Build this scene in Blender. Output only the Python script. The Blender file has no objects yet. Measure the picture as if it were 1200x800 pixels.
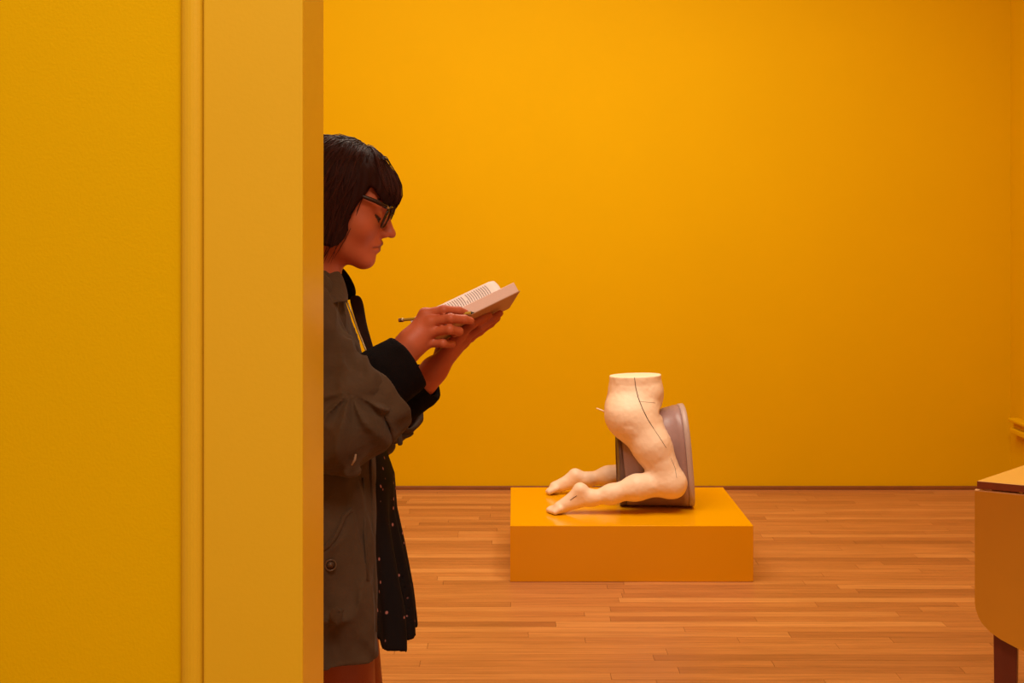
import bpy, bmesh, math, random
import numpy as np
from mathutils import Vector, Matrix
from mathutils.bvhtree import BVHTree

# ------------------------------------------------------------------ camera
SC = bpy.context.scene
COL = SC.collection
F = 1400.0            # focal length in pixels of the 1200 px wide frame
CX, CY = 602.0, 260.0  # principal point (the photograph is a shifted crop: verticals are parallel)
CAMZ = 1.5
cam_d = bpy.data.cameras.new('camera')
cam = bpy.data.objects.new('camera', cam_d)
COL.objects.link(cam)
cam_d.sensor_width = 36.0
cam_d.lens = 36.0 * F / 1200.0
cam_d.shift_x = -(CX - 600.0) / 1200.0
cam_d.shift_y = -(400.0 - CY) / 1200.0
cam.location = (0, 0, CAMZ)
cam.rotation_euler = (math.pi / 2, 0, 0)
cam_d.clip_start = 0.05
SC.camera = cam

# ------------------------------------------------------------------ light
world = bpy.data.worlds.new('world')
SC.world = world
world.use_nodes = True
world.node_tree.nodes['Background'].inputs[0].default_value = (1.0, 0.9, 0.75, 1)
world.node_tree.nodes['Background'].inputs[1].default_value = 0.05
SC.view_settings.view_transform = 'Standard'
SC.view_settings.look = 'None'
SC.view_settings.gamma = 1.0
SC.view_settings.use_curve_mapping = False
SC.view_settings.exposure = 0.0


def area(name, loc, rot, sx, sy, power, color, spread=180):
    d = bpy.data.lights.new(name, 'AREA')
    d.shape = 'RECTANGLE'
    d.size, d.size_y = sx, sy
    d.energy = power
    d.color = color
    d.spread = math.radians(spread)
    o = bpy.data.objects.new(name, d)
    o.location = loc
    o.rotation_euler = rot
    COL.objects.link(o)
    return o


def spot(name, loc, target, power, color, angle, radius=0.06, blend=0.8):
    d = bpy.data.lights.new(name, 'SPOT')
    d.energy = power
    d.color = color
    d.spot_size = math.radians(angle)
    d.spot_blend = blend
    d.shadow_soft_size = radius
    o = bpy.data.objects.new(name, d)
    o.location = loc
    v = Vector(target) - Vector(loc)
    o.rotation_euler = v.to_track_quat('-Z', 'Y').to_euler()
    COL.objects.link(o)
    return o


WARM = (1.0, 0.90, 0.74)
area('gallery_ceiling_light', (-0.2, 4.35, 3.95), (0, 0, 0), 3.0, 1.6, 118, WARM)
spot('gallery_wall_washer', (-0.7, 3.3, 3.9), (-0.5, 6.7, 0.7), 74, WARM, 80, 0.12, 1.0)
spot('gallery_wall_washer', (1.4, 3.3, 3.9), (1.7, 6.7, 0.4), 112, WARM, 80, 0.12, 1.0)
spot('gallery_sculpture_spot', (1.1, 3.4, 3.9), (0.5, 5.35, 0.5), 72, (1, 0.88, 0.72), 34, 0.15, 0.9)
area('near_room_ceiling_light', (0.2, -0.3, 3.75), (0, 0, 0), 1.6, 1.0, 96, (1.0, 0.88, 0.72))

# ------------------------------------------------------------------ helpers


def P(px, py, y):
    """photo pixel at depth y -> world point"""
    return np.array([(px - CX) * y / F, y, CAMZ + (CY - py) * y / F])


def tag(o, label=None, cat=None, group=None, kind=None):
    if label: o['label'] = label
    if cat: o['category'] = cat
    if group: o['group'] = group
    if kind: o['kind'] = kind
    return o


def link(o, parent=None):
    COL.objects.link(o)
    if parent is not None:
        o.parent = parent
        o.matrix_parent_inverse = Matrix.Translation(-parent.location)
    return o


def mesh_obj(name, verts, faces, mat, parent=None, smooth=True):
    me = bpy.data.meshes.new(name)
    me.from_pydata([tuple(map(float, v)) for v in verts], [], [tuple(int(i) for i in f) for f in faces])
    me.validate(clean_customdata=False)
    me.polygons.foreach_set('use_smooth', [smooth] * len(me.polygons))
    if mat: me.materials.append(mat)
    me.update()
    return link(bpy.data.objects.new(name, me), parent)


def bm_obj(name, bm, mat, parent=None, smooth=False):
    bmesh.ops.recalc_face_normals(bm, faces=bm.faces)
    me = bpy.data.meshes.new(name)
    bm.to_mesh(me)
    bm.free()
    me.polygons.foreach_set('use_smooth', [smooth] * len(me.polygons))
    if mat: me.materials.append(mat)
    return link(bpy.data.objects.new(name, me), parent)


def add_box(bm, lo, hi, bevel=0.0, seg=2):
    g = bmesh.ops.create_cube(bm, size=1.0)
    for v in g['verts']:
        v.co = Vector([lo[i] + (v.co[i] + 0.5) * (hi[i] - lo[i]) for i in range(3)])
    if bevel:
        es = list({e for v in g['verts'] for e in v.link_edges})
        bmesh.ops.bevel(bm, geom=es, offset=bevel, segments=seg, affect='EDGES', profile=0.5)


def box(name, lo, hi, mat, parent=None, bevel=0.0, seg=2):
    bm = bmesh.new()
    add_box(bm, lo, hi, bevel, seg)
    return bm_obj(name, bm, mat, parent)


def add_poly_prism(bm, pts, d):
    """closed polygon pts (3D) extruded by vector d"""
    a = [bm.verts.new(p) for p in pts]
    b = [bm.verts.new(Vector(p) + Vector(d)) for p in pts]
    n = len(pts)
    bm.faces.new(a)
    bm.faces.new(b[::-1])
    for i in range(n):
        bm.faces.new((a[i], b[i], b[(i + 1) % n], a[(i + 1) % n]))


def tube_data(pts, radii, n=8, closed=False, capped=True):
    pts = [Vector(p) for p in pts]
    if not hasattr(radii, '__len__'): radii = [radii] * len(pts)
    V, Fc = [], []
    m = len(pts)
    prev = None
    for i, p in enumerate(pts):
        if closed:
            t = (pts[(i + 1) % m] - pts[i - 1]).normalized()
        else:
            t = (pts[min(i + 1, m - 1)] - pts[max(i - 1, 0)]).normalized()
        if prev is None:
            a = Vector((0, 0, 1)) if abs(t.z) < 0.9 else Vector((0, 1, 0))
            u = t.cross(a).normalized()
        else:
            u = (prev - t * prev.dot(t)).normalized()
        prev = u
        w = t.cross(u)
        for k in range(n):
            an = 2 * math.pi * k / n
            V.append(p + (u * math.cos(an) + w * math.sin(an)) * radii[i])
    for i in range(m if closed else m - 1):
        j = (i + 1) % m
        for k in range(n):
            Fc.append((i * n + k, i * n + (k + 1) % n, j * n + (k + 1) % n, j * n + k))
    if capped and not closed:
        Fc.append(tuple(range(n))[::-1])
        Fc.append(tuple((m - 1) * n + k for k in range(n)))
    return V, Fc


def tube(name, pts, radii, mat, parent=None, n=8, closed=False):
    V, Fc = tube_data(pts, radii, n, closed)
    return mesh_obj(name, V, Fc, mat, parent)


# ------------------------------------------------------------------ materials


def new_mat(name):
    m = bpy.data.materials.new(name)
    m.use_nodes = True
    nt = m.node_tree
    b = nt.nodes['Principled BSDF']
    return m, nt, b


def mat(name, col, rough=0.5, var=0.06, scale=8.0, bump=0.0, bscale=60.0, spec=0.5, stretch=(1, 1, 1), sheen=0.0, coat=0.0):
    m, nt, b = new_mat(name)
    N, L = nt.nodes, nt.links
    tc = N.new('ShaderNodeTexCoord')
    mp = N.new('ShaderNodeMapping')
    mp.inputs['Scale'].default_value = stretch
    L.new(tc.outputs['Object'], mp.inputs['Vector'])
    nz = N.new('ShaderNodeTexNoise')
    nz.inputs['Scale'].default_value = scale
    nz.inputs['Detail'].default_value = 5
    L.new(mp.outputs[0], nz.inputs['Vector'])
    mx = N.new('ShaderNodeMix')
    mx.data_type = 'RGBA'
    c = np.array(col)
    mx.inputs[6].default_value = (*np.clip(c * (1 - var), 0, 1), 1)
    mx.inputs[7].default_value = (*np.clip(c * (1 + var), 0, 1), 1)
    L.new(nz.outputs['Fac'], mx.inputs[0])
    L.new(mx.outputs[2], b.inputs['Base Color'])
    b.inputs['Roughness'].default_value = rough
    b.inputs['Specular IOR Level'].default_value = spec
    if sheen:
        b.inputs['Sheen Weight'].default_value = sheen
    if coat:
        b.inputs['Coat Weight'].default_value = coat
    if bump:
        n2 = N.new('ShaderNodeTexNoise')
        n2.inputs['Scale'].default_value = bscale
        n2.inputs['Detail'].default_value = 4
        L.new(mp.outputs[0], n2.inputs['Vector'])
        bp = N.new('ShaderNodeBump')
        bp.inputs['Strength'].default_value = bump
        bp.inputs['Distance'].default_value = 0.004
        L.new(n2.outputs['Fac'], bp.inputs['Height'])
        L.new(bp.outputs[0], b.inputs['Normal'])
    return m


YEL = (0.79, 0.46, 0.0)
M = {}
M['wall'] = mat('yellow_wall_paint', YEL, 0.6, 0.03, 2.2, 0.12, 260, 0.06)
M['casing'] = mat('yellow_casing_paint', (0.80, 0.46, 0.012), 0.38, 0.025, 3, 0.05, 180, 0.45)
M['plinth'] = mat('yellow_plinth_paint', (0.82, 0.36, 0.0), 0.14, 0.03, 3, 0.02, 150, 0.45)
M['white'] = mat('white_ceiling_paint', (0.78, 0.75, 0.7), 0.7, 0.03, 3)
M['base'] = mat('brown_baseboard_wood', (0.27, 0.085, 0.015), 0.45, 0.2, 12)
M['redwood'] = mat('red_brown_table_wood', (0.15, 0.026, 0.010), 0.35, 0.25, 14, 0.1, 90, 0.5, (1, 1, 0.15))
M['edgewood'] = mat('red_brown_table_edge', (0.24, 0.05, 0.014), 0.4, 0.2, 30, 0.1, 90, 0.5)
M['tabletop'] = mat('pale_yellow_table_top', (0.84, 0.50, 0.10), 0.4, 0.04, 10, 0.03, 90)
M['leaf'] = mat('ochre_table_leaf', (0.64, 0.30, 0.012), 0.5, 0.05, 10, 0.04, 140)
M['leafedge'] = mat('pale_leaf_edge', (0.75, 0.42, 0.2), 0.5, 0.05)
M['wax'] = mat('cream_plaster', (0.87, 0.62, 0.44), 0.5, 0.06, 14, 0.25, 60, 0.4)
M['waxcut'] = mat('pale_plaster_cut', (0.9, 0.78, 0.56), 0.6, 0.05, 20)
M['seam'] = mat('dark_seam', (0.10, 0.055, 0.03), 0.7)
M['bin'] = mat('mauve_ceramic', (0.34, 0.20, 0.19), 0.36, 0.12, 9, 0.2, 40, 0.5)
M['bindark'] = mat('dark_brown_ceramic', (0.14, 0.075, 0.06), 0.5, 0.15, 9, 0.2, 40)
M['binrim'] = mat('pale_mauve_rim', (0.48, 0.34, 0.30), 0.4, 0.1, 20)
M['coat'] = mat('olive_brown_cotton', (0.078, 0.043, 0.024), 0.85, 0.22, 18, 0.9, 38, 0.12, sheen=0.05)
M['coatdark'] = mat('dark_brown_lining', (0.04, 0.022, 0.016), 0.85, 0.2, 18, 0.3, 420, 0.2)
M['black'] = mat('black_ribbed_knit', (0.008, 0.005, 0.005), 0.9, 0.3, 60, 0.5, 500, 0.06)
M['hairbase'] = mat('dark_brown_hair', (0.026, 0.0075, 0.006), 0.55, 0.3, 60, 0.3, 300, 0.06, (1, 1, 0.1))
M['metal'] = mat('worn_brass', (0.42, 0.30, 0.16), 0.35, 0.1, 60)
M['metal'].node_tree.nodes['Principled BSDF'].inputs['Metallic'].default_value = 0.8
M['button'] = mat('brown_horn_button', (0.11, 0.055, 0.03), 0.35, 0.2, 80)
M['paper'] = mat('pink_white_paper', (0.86, 0.70, 0.66), 0.8, 0.02, 30)
M['pageedge'] = mat('page_block_paper', (0.82, 0.56, 0.50), 0.8, 0.08, 500, 0.2, 900, 0.3)
M['cover'] = mat('tan_paperback_cover', (0.50, 0.24, 0.10), 0.5, 0.06, 20)
M['ink'] = mat('grey_print_ink', (0.30, 0.19, 0.19), 0.8, 0.05)
M['frame'] = mat('tortoiseshell_acetate', (0.030, 0.010, 0.006), 0.25, 0.5, 90, 0, 60, 0.3)
M['pencil'] = mat('yellow_pencil_lacquer', (0.55, 0.33, 0.04), 0.3, 0.05)
M['lead'] = mat('graphite', (0.05, 0.05, 0.05), 0.4, 0.05)
M['eraser'] = mat('dark_red_eraser', (0.20, 0.05, 0.03), 0.6, 0.05)
M['cord'] = mat('tan_cotton_cord', (0.30, 0.17, 0.10), 0.8, 0.1, 200)
M['shoe'] = mat('black_leather', (0.015, 0.012, 0.012), 0.4, 0.1)


def glass_mat():
    m, nt, b = new_mat('clear_spectacle_lens')
    b.inputs['Transmission Weight'].default_value = 1.0
    b.inputs['Roughness'].default_value = 0.0
    b.inputs['IOR'].default_value = 1.02
    b.inputs['Base Color'].default_value = (0.97, 0.97, 0.97, 1)
    return m


M['glass'] = glass_mat()


def vcol_mat(name, rough, bump, bscale, subsurf=0.0):
    m, nt, b = new_mat(name)
    N, L = nt.nodes, nt.links
    at = N.new('ShaderNodeAttribute')
    at.attribute_name = 'tint'
    tc = N.new('ShaderNodeTexCoord')
    nz = N.new('ShaderNodeTexNoise')
    nz.inputs['Scale'].default_value = bscale
    nz.inputs['Detail'].default_value = 4
    L.new(tc.outputs['Object'], nz.inputs['Vector'])
    bp = N.new('ShaderNodeBump')
    bp.inputs['Strength'].default_value = bump
    bp.inputs['Distance'].default_value = 0.002
    L.new(nz.outputs['Fac'], bp.inputs['Height'])
    L.new(bp.outputs[0], b.inputs['Normal'])
    L.new(at.outputs['Color'], b.inputs['Base Color'])
    b.inputs['Roughness'].default_value = rough
    b.inputs['Specular IOR Level'].default_value = 0.35
    if subsurf:
        b.inputs['Subsurface Weight'].default_value = subsurf
        b.inputs['Subsurface Radius'].default_value = (0.01, 0.003, 0.0015)
        b.inputs['Subsurface Scale'].default_value = 0.4
    return m


M['skin'] = vcol_mat('warm_skin', 0.5, 0.15, 350, 0.0)


def dress_mat():
    m, nt, b = new_mat('black_dress_with_tiny_pink_flowers')
    N, L = nt.nodes, nt.links
    tc = N.new('ShaderNodeTexCoord')
    vo = N.new('ShaderNodeTexVoronoi')
    vo.inputs['Scale'].default_value = 70
    L.new(tc.outputs['Object'], vo.inputs['Vector'])
    r = N.new('ShaderNodeValToRGB')
    r.color_ramp.elements[0].position = 0.16
    r.color_ramp.elements[0].color = (0.42, 0.16, 0.14, 1)
    r.color_ramp.elements[1].position = 0.26
    r.color_ramp.elements[1].color = (0.011, 0.007, 0.007, 1)
    L.new(vo.outputs['Distance'], r.inputs[0])
    # only some of the cells carry a flower
    sp = N.new('ShaderNodeSeparateColor')
    L.new(vo.outputs['Color'], sp.inputs[0])
    gt = N.new('ShaderNodeMath')
    gt.operation = 'GREATER_THAN'
    gt.inputs[1].default_value = 0.80
    L.new(sp.outputs[0], gt.inputs[0])
    mx = N.new('ShaderNodeMix')
    mx.data_type = 'RGBA'
    mx.inputs[6].default_value = (0.011, 0.007, 0.007, 1)
    L.new(gt.outputs[0], mx.inputs[0])
    L.new(r.outputs[0], mx.inputs[7])
    L.new(mx.outputs[2], b.inputs['Base Color'])
    b.inputs['Roughness'].default_value = 0.8
    b.inputs['Specular IOR Level'].default_value = 0.08
    return m


M['dress'] = dress_mat()


def hair_mat():
    m, nt, b = new_mat('brown_hair_strands')
    N, L = nt.nodes, nt.links
    at = N.new('ShaderNodeNewGeometry')
    r = N.new('ShaderNodeValToRGB')
    r.color_ramp.elements[0].color = (0.020, 0.005, 0.004, 1)
    r.color_ramp.elements[1].color = (0.070, 0.019, 0.014, 1)
    L.new(at.outputs['Random Per Island'], r.inputs[0])
    L.new(r.outputs[0], b.inputs['Base Color'])
    b.inputs['Roughness'].default_value = 0.45
    b.inputs['Specular IOR Level'].default_value = 0.10
    return m


M['hair'] = hair_mat()


def wood_floor_mat():
    m, nt, b = new_mat('oak_strip_flooring')
    N, L = nt.nodes, nt.links
    tc = N.new('ShaderNodeTexCoord')
    oi = N.new('ShaderNodeObjectInfo')
    ge = N.new('ShaderNodeNewGeometry')
    ad = N.new('ShaderNodeMath')
    ad.operation = 'ADD'
    L.new(oi.outputs['Random'], ad.inputs[0])
    L.new(ge.outputs['Random Per Island'], ad.inputs[1])
    fr = N.new('ShaderNodeMath')
    fr.operation = 'FRACT'
    L.new(ad.outputs[0], fr.inputs[0])
    cr = N.new('ShaderNodeValToRGB')
    e = cr.color_ramp.elements
    e[0].position, e[0].color = 0.0, (0.40, 0.148, 0.044, 1)
    e[1].position, e[1].color = 1.0, (0.66, 0.29, 0.088, 1)
    for p, c in ((0.18, (0.50, 0.192, 0.055, 1)), (0.75, (0.57, 0.23, 0.066, 1))):
        k = e.new(p)
        k.color = c
    L.new(fr.outputs[0], cr.inputs[0])
    # grain: noise stretched along the strip, shifted for every strip
    cb = N.new('ShaderNodeCombineXYZ')
    ml = N.new('ShaderNodeMath')
    ml.operation = 'MULTIPLY'
    ml.inputs[1].default_value = 37.0
    L.new(fr.outputs[0], ml.inputs[0])
    L.new(ml.outputs[0], cb.inputs[1])
    va = N.new('ShaderNodeVectorMath')
    va.operation = 'ADD'
    L.new(tc.outputs['Object'], va.inputs[0])
    L.new(cb.outputs[0], va.inputs[1])
    mp = N.new('ShaderNodeMapping')
    mp.inputs['Scale'].default_value = (2.2, 45, 45)
    L.new(va.outputs[0], mp.inputs['Vector'])
    nz = N.new('ShaderNodeTexNoise')
    nz.inputs['Scale'].default_value = 1.6
    nz.inputs['Detail'].default_value = 6
    nz.inputs['Distortion'].default_value = 0.6
    L.new(mp.outputs[0], nz.inputs['Vector'])
    rg = N.new('ShaderNodeValToRGB')
    rg.color_ramp.elements[0].position = 0.3
    rg.color_ramp.elements[0].color = (0.78, 0.74, 0.70, 1)
    rg.color_ramp.elements[1].position = 0.7
    rg.color_ramp.elements[1].color = (1.08, 1.08, 1.08, 1)
    L.new(nz.outputs['Fac'], rg.inputs[0])
    mx = N.new('ShaderNodeMix')
    mx.data_type = 'RGBA'
    mx.blend_type = 'MULTIPLY'
    mx.inputs[0].default_value = 1.0
    L.new(cr.outputs[0], mx.inputs[6])
    L.new(rg.outputs[0], mx.inputs[7])
    L.new(mx.outputs[2], b.inputs['Base Color'])
    b.inputs['Roughness'].default_value = 0.36
    b.inputs['Specular IOR Level'].default_value = 0.45
    return m


M['floor'] = wood_floor_mat()
M['gap'] = mat('dark_floor_joint', (0.14, 0.05, 0.02), 0.8)

# ------------------------------------------------------------------ room shell
YN, YJ, YB = 1.55, 1.72, 6.71      # near face and gallery face of the dividing wall, back wall
XR, XL = 2.79, -3.4
XJ0, XJ1 = -0.2735, 1.25           # door opening
ZC = 4.0


def struct(o):
    o['kind'] = 'structure'
    return o


struct(box('wall_back', (XL - .15, YB, -0.1), (XR + .15, YB + 0.15, ZC + .1), M['wall']))
struct(box('wall_right', (XR, YJ, -0.1), (XR + .15, YB, ZC + .1), M['wall']))
struct(box('wall_left', (XL - .15, YJ, -0.1), (XL, YB, ZC + .1), M['wall']))
bm = bmesh.new()
WY0 = YN + 0.020                   # plaster face lies behind the casing
add_box(bm, (XL - .15, WY0, -0.1), (XJ0 - 0.02, YJ - .002, ZC + .1))
add_box(bm, (XJ1 + 0.02, WY0, -0.1), (XR + .15, YJ - .002, ZC + .1))
add_box(bm, (XJ0 - 0.02, WY0, 2.25), (XJ1 + 0.02, YJ - .002, ZC + .1))
wf = struct(bm_obj('wall_front', bm, M['wall']))
struct(box('ceiling', (XL - .15, -3.2, ZC), (XR + .15, YB + .15, ZC + .12), M['white']))
struct(box('wall_near_left', (XL - .15, -3.2, -0.1), (XL, WY0, ZC + .1), M['white']))
struct(box('wall_near_right', (XR, -3.2, -0.1), (XR + .15, WY0, ZC + .1), M['white']))
struct(box('wall_near_back', (XL - .15, -3.35, -0.1), (XR + .15, -3.2, ZC + .1), M['white']))

# casing of the doorway: jamb board, flat board and outer bead
cas = bpy.data.objects.new('trim_1', None)
link(cas)
struct(cas)
for sgn, xe in ((-1, XJ0), (1, XJ1)):
    x0, x1 = sorted((xe, xe + sgn * 0.1295))
    box('casing_board', (x0, YN, -.01), (x1, YJ, 2.38), M['casing'], cas, 0.0025, 2)
    # bead: rounded moulding between two quirks
    bm = bmesh.new()
    prof = []
    w = 0.034
    for i in range(13):
        a = math.pi * i / 12
        prof.append((xe + sgn * (0.1295 + w * 0.5 - math.cos(a) * w * 0.46), YN + 0.0155 - math.sin(a) * 0.011))
    prof.append((xe + sgn * (0.1295 + w), YN + 0.03))
    prof.append((xe + sgn * 0.1295, YN + 0.03))
    add_poly_prism(bm, [(x, y, -.01) for x, y in prof], (0, 0, 2.39))
    bm_obj('bead_moulding', bm, M['casing'], cas, False)
box('head_board', (XJ0, YN, 2.25), (XJ1, YJ, 2.38), M['casing'], cas, 0.0025, 2)

struct(box('baseboard_back', (XL, YB - 0.016, 0.0), (XR, YB, 0.020), M['base'], None, 0.004, 2))
struct(box('baseboard_right', (XR - 0.016, YJ + .01, 0.0), (XR, YB - .02, 0.020), M['base'], None, 0.004, 2))
# low rail on the right-hand wall, stopping short of the corner
bm = bmesh.new()
add_box(bm, (XR - 0.05, 5.2, 0.335), (XR, 6.60, 0.365), 0.006)
add_box(bm, (XR - 0.03, 5.2, 0.365), (XR, 6.60, 0.40), 0.004)
add_box(bm, (XR - 0.06, 5.2, 0.40), (XR, 6.60, 0.420), 0.006)
struct(bm_obj('trim_2', bm, M['wall']))

# floor: strips laid parallel to the back wall
floor = struct(box('floor', (XL - .15, -3.2, -0.10), (XR + .15, YB, -0.012), M['gap']))
SW = 0.057
rnd = random.Random(5)
LENS = (0.55, 0.75, 0.95, 1.2, 1.45)


def strip_mesh(L):
    bm = bmesh.new()
    add_box(bm, (0, 0, -0.012), (L - 0.0012, SW - 0.0010, 0.0))
    me = bpy.data.meshes.new('strip')
    bm.to_mesh(me)
    bm.free()
    me.materials.append(M['floor'])
    return me


SM = {L: strip_mesh(L) for L in LENS}
rest = bmesh.new()
row = 0
y = YB - SW
while y > -3.2:
    x = XL - rnd.random() * 0.9
    while x < XR:
        L = rnd.choice(LENS)
        vis = (y > 3.72) and (x + L > -0.95)
        if x + L <= XR + 0.4 and vis and x >= XL:
            o = bpy.data.objects.new('plank', SM[L])
            o.location = (x, y, 0)
            COL.objects.link(o)
            o.parent = floor
        else:
            add_box(rest, (max(x, XL), y, -0.012), (min(x + L, XR) - .0012, y + SW - .001, 0.0))
        x += L
    y -= SW
ro = bm_obj('plank_field', rest, M['floor'], floor)
ro['kind'] = 'stuff'

# ------------------------------------------------------------------ plinth
PZ = CAMZ - 1.265
PX0, PX1, PY0, PY1 = -0.0146, 0.9996, 4.98, 5.70
pl = box('plinth', (PX0, PY0, 0.0), (PX1, PY1, PZ), M['plinth'], None, 0.003, 2)
tag(pl, 'low glossy yellow box plinth carrying the plaster legs', 'plinth')

# ------------------------------------------------------------------ drop-leaf table
TZ = 0.74
tc0 = P(1145, 563, 3.511)
tx, ty = tc0[0], tc0[1]
dF = np.array([0.893, -0.451])     # along the hinge edge, towards the camera and right
dB = np.array([0.719, 0.695])      # along the end of the top
nF = np.array([-0.451, -0.893])    # out of the leaf
tab = bpy.data.objects.new('drop_leaf_table', None)
tab.location = (tx, ty, 0)
link(tab)
tag(tab, 'drop-leaf table with pale yellow top, hanging rounded leaf and red-brown legs', 'table')
TLN, TDP = 1.25, 0.62
c = np.array([tx, ty])
p0, p1 = c, c + dF * TLN
p3 = c + dB * TDP
p2 = p1 + dB * TDP * 0.35 + np.array([0.451, 0.893]) * TDP * 0.55
bm = bmesh.new()
add_poly_prism(bm, [(q[0], q[1], TZ - 0.022) for q in (p0, p1, p2, p3)], (0, 0, 0.022))
bmesh.ops.bevel(bm, geom=list(bm.edges), offset=0.002, segments=1, affect='EDGES')
top = bm_obj('table_top', bm, M['tabletop'], tab)
# edge band of the top
bm = bmesh.new()
q0, q1 = p0 + nF * 0.0015, p1 + nF * 0.0015
a3 = [(q0[0], q0[1], TZ - 0.022), (q1[0], q1[1], TZ - 0.022), (q1[0], q1[1], TZ - 0.0015), (q0[0], q0[1], TZ - 0.0015)]
add_poly_prism(bm, a3, (nF[0] * -0.003, nF[1] * -0.003, 0))
bm_obj('edge_band', bm, M['edgewood'], tab)
# leaf
LT = 0.018
pts = []
zt = TZ - 0.030
e0, e1 = -0.006, TLN + 0.006
pts += [(e0, zt), (e1, zt)]
corner = [(0.0, .33), (.0035, .35), (.010, .369), (.020, .386), (.042, .408), (.070, .425), (.118, .445), (.165, .4570), (.22, .464), (.30, .468)]
pts += [(e1 - u, zt - z) for u, z in corner]
pts += [(e0 + u, zt - z) for u, z in corner[::-1]]
bm = bmesh.new()
off = nF * 0.0035
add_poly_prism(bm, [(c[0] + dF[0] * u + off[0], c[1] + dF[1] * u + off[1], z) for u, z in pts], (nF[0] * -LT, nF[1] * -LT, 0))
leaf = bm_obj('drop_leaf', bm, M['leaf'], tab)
bm = bmesh.new()
q0 = c + dF * e0 + off
q1 = c + dF * e1 + off
add_poly_prism(bm, [(q0[0], q0[1], zt), (q1[0], q1[1], zt), (q1[0] - nF[0] * LT, q1[1] - nF[1] * LT, zt), (q0[0] - nF[0] * LT, q0[1] - nF[1] * LT, zt)], (0, 0, 0.0025))
bm_obj('leaf_edge', bm, M['leafedge'], leaf)
iN = -nF


def table_leg(u, v):
    b0 = c + dF * u + iN * v
    bm = bmesh.new()
    s = 0.074
    k = 0.8
    lo = [b0, b0 + dF * s, b0 + dF * s + iN * s, b0 + iN * s]
    m0 = b0 + dF * s / 2 + iN * s / 2
    vt = [bm.verts.new((q[0], q[1], TZ - 0.0225)) for q in lo]
    vb = [bm.verts.new((m0[0] + (q[0] - m0[0]) * k, m0[1] + (q[1] - m0[1]) * k, 0.0)) for q in lo]
    bm.faces.new(vt)
    bm.faces.new(vb[::-1])
    for i in range(4):
        bm.faces.new((vt[i], vb[i], vb[(i + 1) % 4], vt[(i + 1) % 4]))
    bmesh.ops.bevel(bm, geom=list(bm.edges), offset=0.003, segments=2, affect='EDGES')
    return bm_obj('leg', bm, M['redwood'], tab)


for u, v in ((0.036, 0.045), (TLN - 0.16, 0.045), (0.30, 0.36), (TLN - 0.2, 0.36)):
    table_leg(u, v)
bm = bmesh.new()
a0 = c + dF * 0.12 + iN * 0.06
a1 = c + dF * (TLN - 0.14) + iN * 0.06
add_poly_prism(bm, [(a0[0], a0[1], TZ - 0.11), (a1[0], a1[1], TZ - 0.11), (a1[0], a1[1], TZ - 0.0225), (a0[0], a0[1], TZ - 0.0225)], (iN[0] * 0.02, iN[1] * 0.02, 0))
bm_obj('apron', bm, M['redwood'], tab)

# ------------------------------------------------------------------ implicit-surface modelling


def smin(a, b, k):
    if k <= 0: return np.minimum(a, b)
    h = np.maximum(k - np.abs(a - b), 0) / k
    return np.minimum(a, b) - h * h * k * 0.25


def smax(a, b, k):
    return -smin(-a, -b, k)


def cone(p, a, b, ra, rb):
    a, b = np.asarray(a, float), np.asarray(b, float)
    ab = b - a
    t = np.clip(((p - a) @ ab) / max(ab @ ab, 1e-12), 0, 1)
    d = p - a - t[:, None] * ab
    return np.sqrt((d * d).sum(1)) - (ra + (rb - ra) * t)


def ball(p, c, r):
    d = p - np.asarray(c, float)
    return np.sqrt((d * d).sum(1)) - r


def ell(p, c, r):
    q = p - np.asarray(c, float)
    r = np.asarray(r, float)
    k0 = np.sqrt(((q / r) ** 2).sum(1)) + 1e-9
    k1 = np.sqrt(((q / (r * r)) ** 2).sum(1)) + 1e-9
    return k0 * (k0 - 1) / k1


def rbox(p, c, h, r):
    q = np.abs(p - np.asarray(c, float)) - (np.asarray(h, float) - r)
    return np.sqrt((np.maximum(q, 0) ** 2).sum(1)) + np.minimum(q.max(1), 0) - r


def chain(p, pts, rad, k=0.01):
    d = None
    for i in range(len(pts) - 1):
        e = cone(p, pts[i], pts[i + 1], rad[i], rad[i + 1])
        d = e if d is None else smin(d, e, k)
    return d


def loft(p, zs, cxs, cys, rxs, rys, exp=2.0):
    """vertical column with elliptical sections; zs must ascend"""
    z = p[:, 2]
    cx, cy = np.interp(z, zs, cxs), np.interp(z, zs, cys)
    rx, ry = np.interp(z, zs, rxs), np.interp(z, zs, rys)
    u, v = np.abs((p[:, 0] - cx) / rx), np.abs((p[:, 1] - cy) / ry)
    k = (u ** exp + v ** exp) ** (1.0 / exp) + 1e-9
    d = (k - 1) * np.minimum(rx, ry) * 0.9
    return np.maximum(d, np.maximum(zs[0] - z, z - zs[-1]))


def hash3(i, j, k, s):
    h = (i * 374761393 + j * 668265263 + k * 2147483647 + s * 1274126177) & 0x7fffffff
    h = ((h ^ (h >> 13)) * 1274126177) & 0x7fffffff
    return ((h ^ (h >> 16)) & 0xffff) / 32767.5 - 1.0


def noise(p, seed=0):
    f = np.floor(p)
    i = f.astype(np.int64)
    t = p - f
    t = t * t * (3 - 2 * t)
    r = 0
    for dx in (0, 1):
        for dy in (0, 1):
            for dz in (0, 1):
                w = (t[:, 0] if dx else 1 - t[:, 0]) * (t[:, 1] if dy else 1 - t[:, 1]) * (t[:, 2] if dz else 1 - t[:, 2])
                r = r + w * hash3(i[:, 0] + dx, i[:, 1] + dy, i[:, 2] + dz, seed)
    return r


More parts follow.
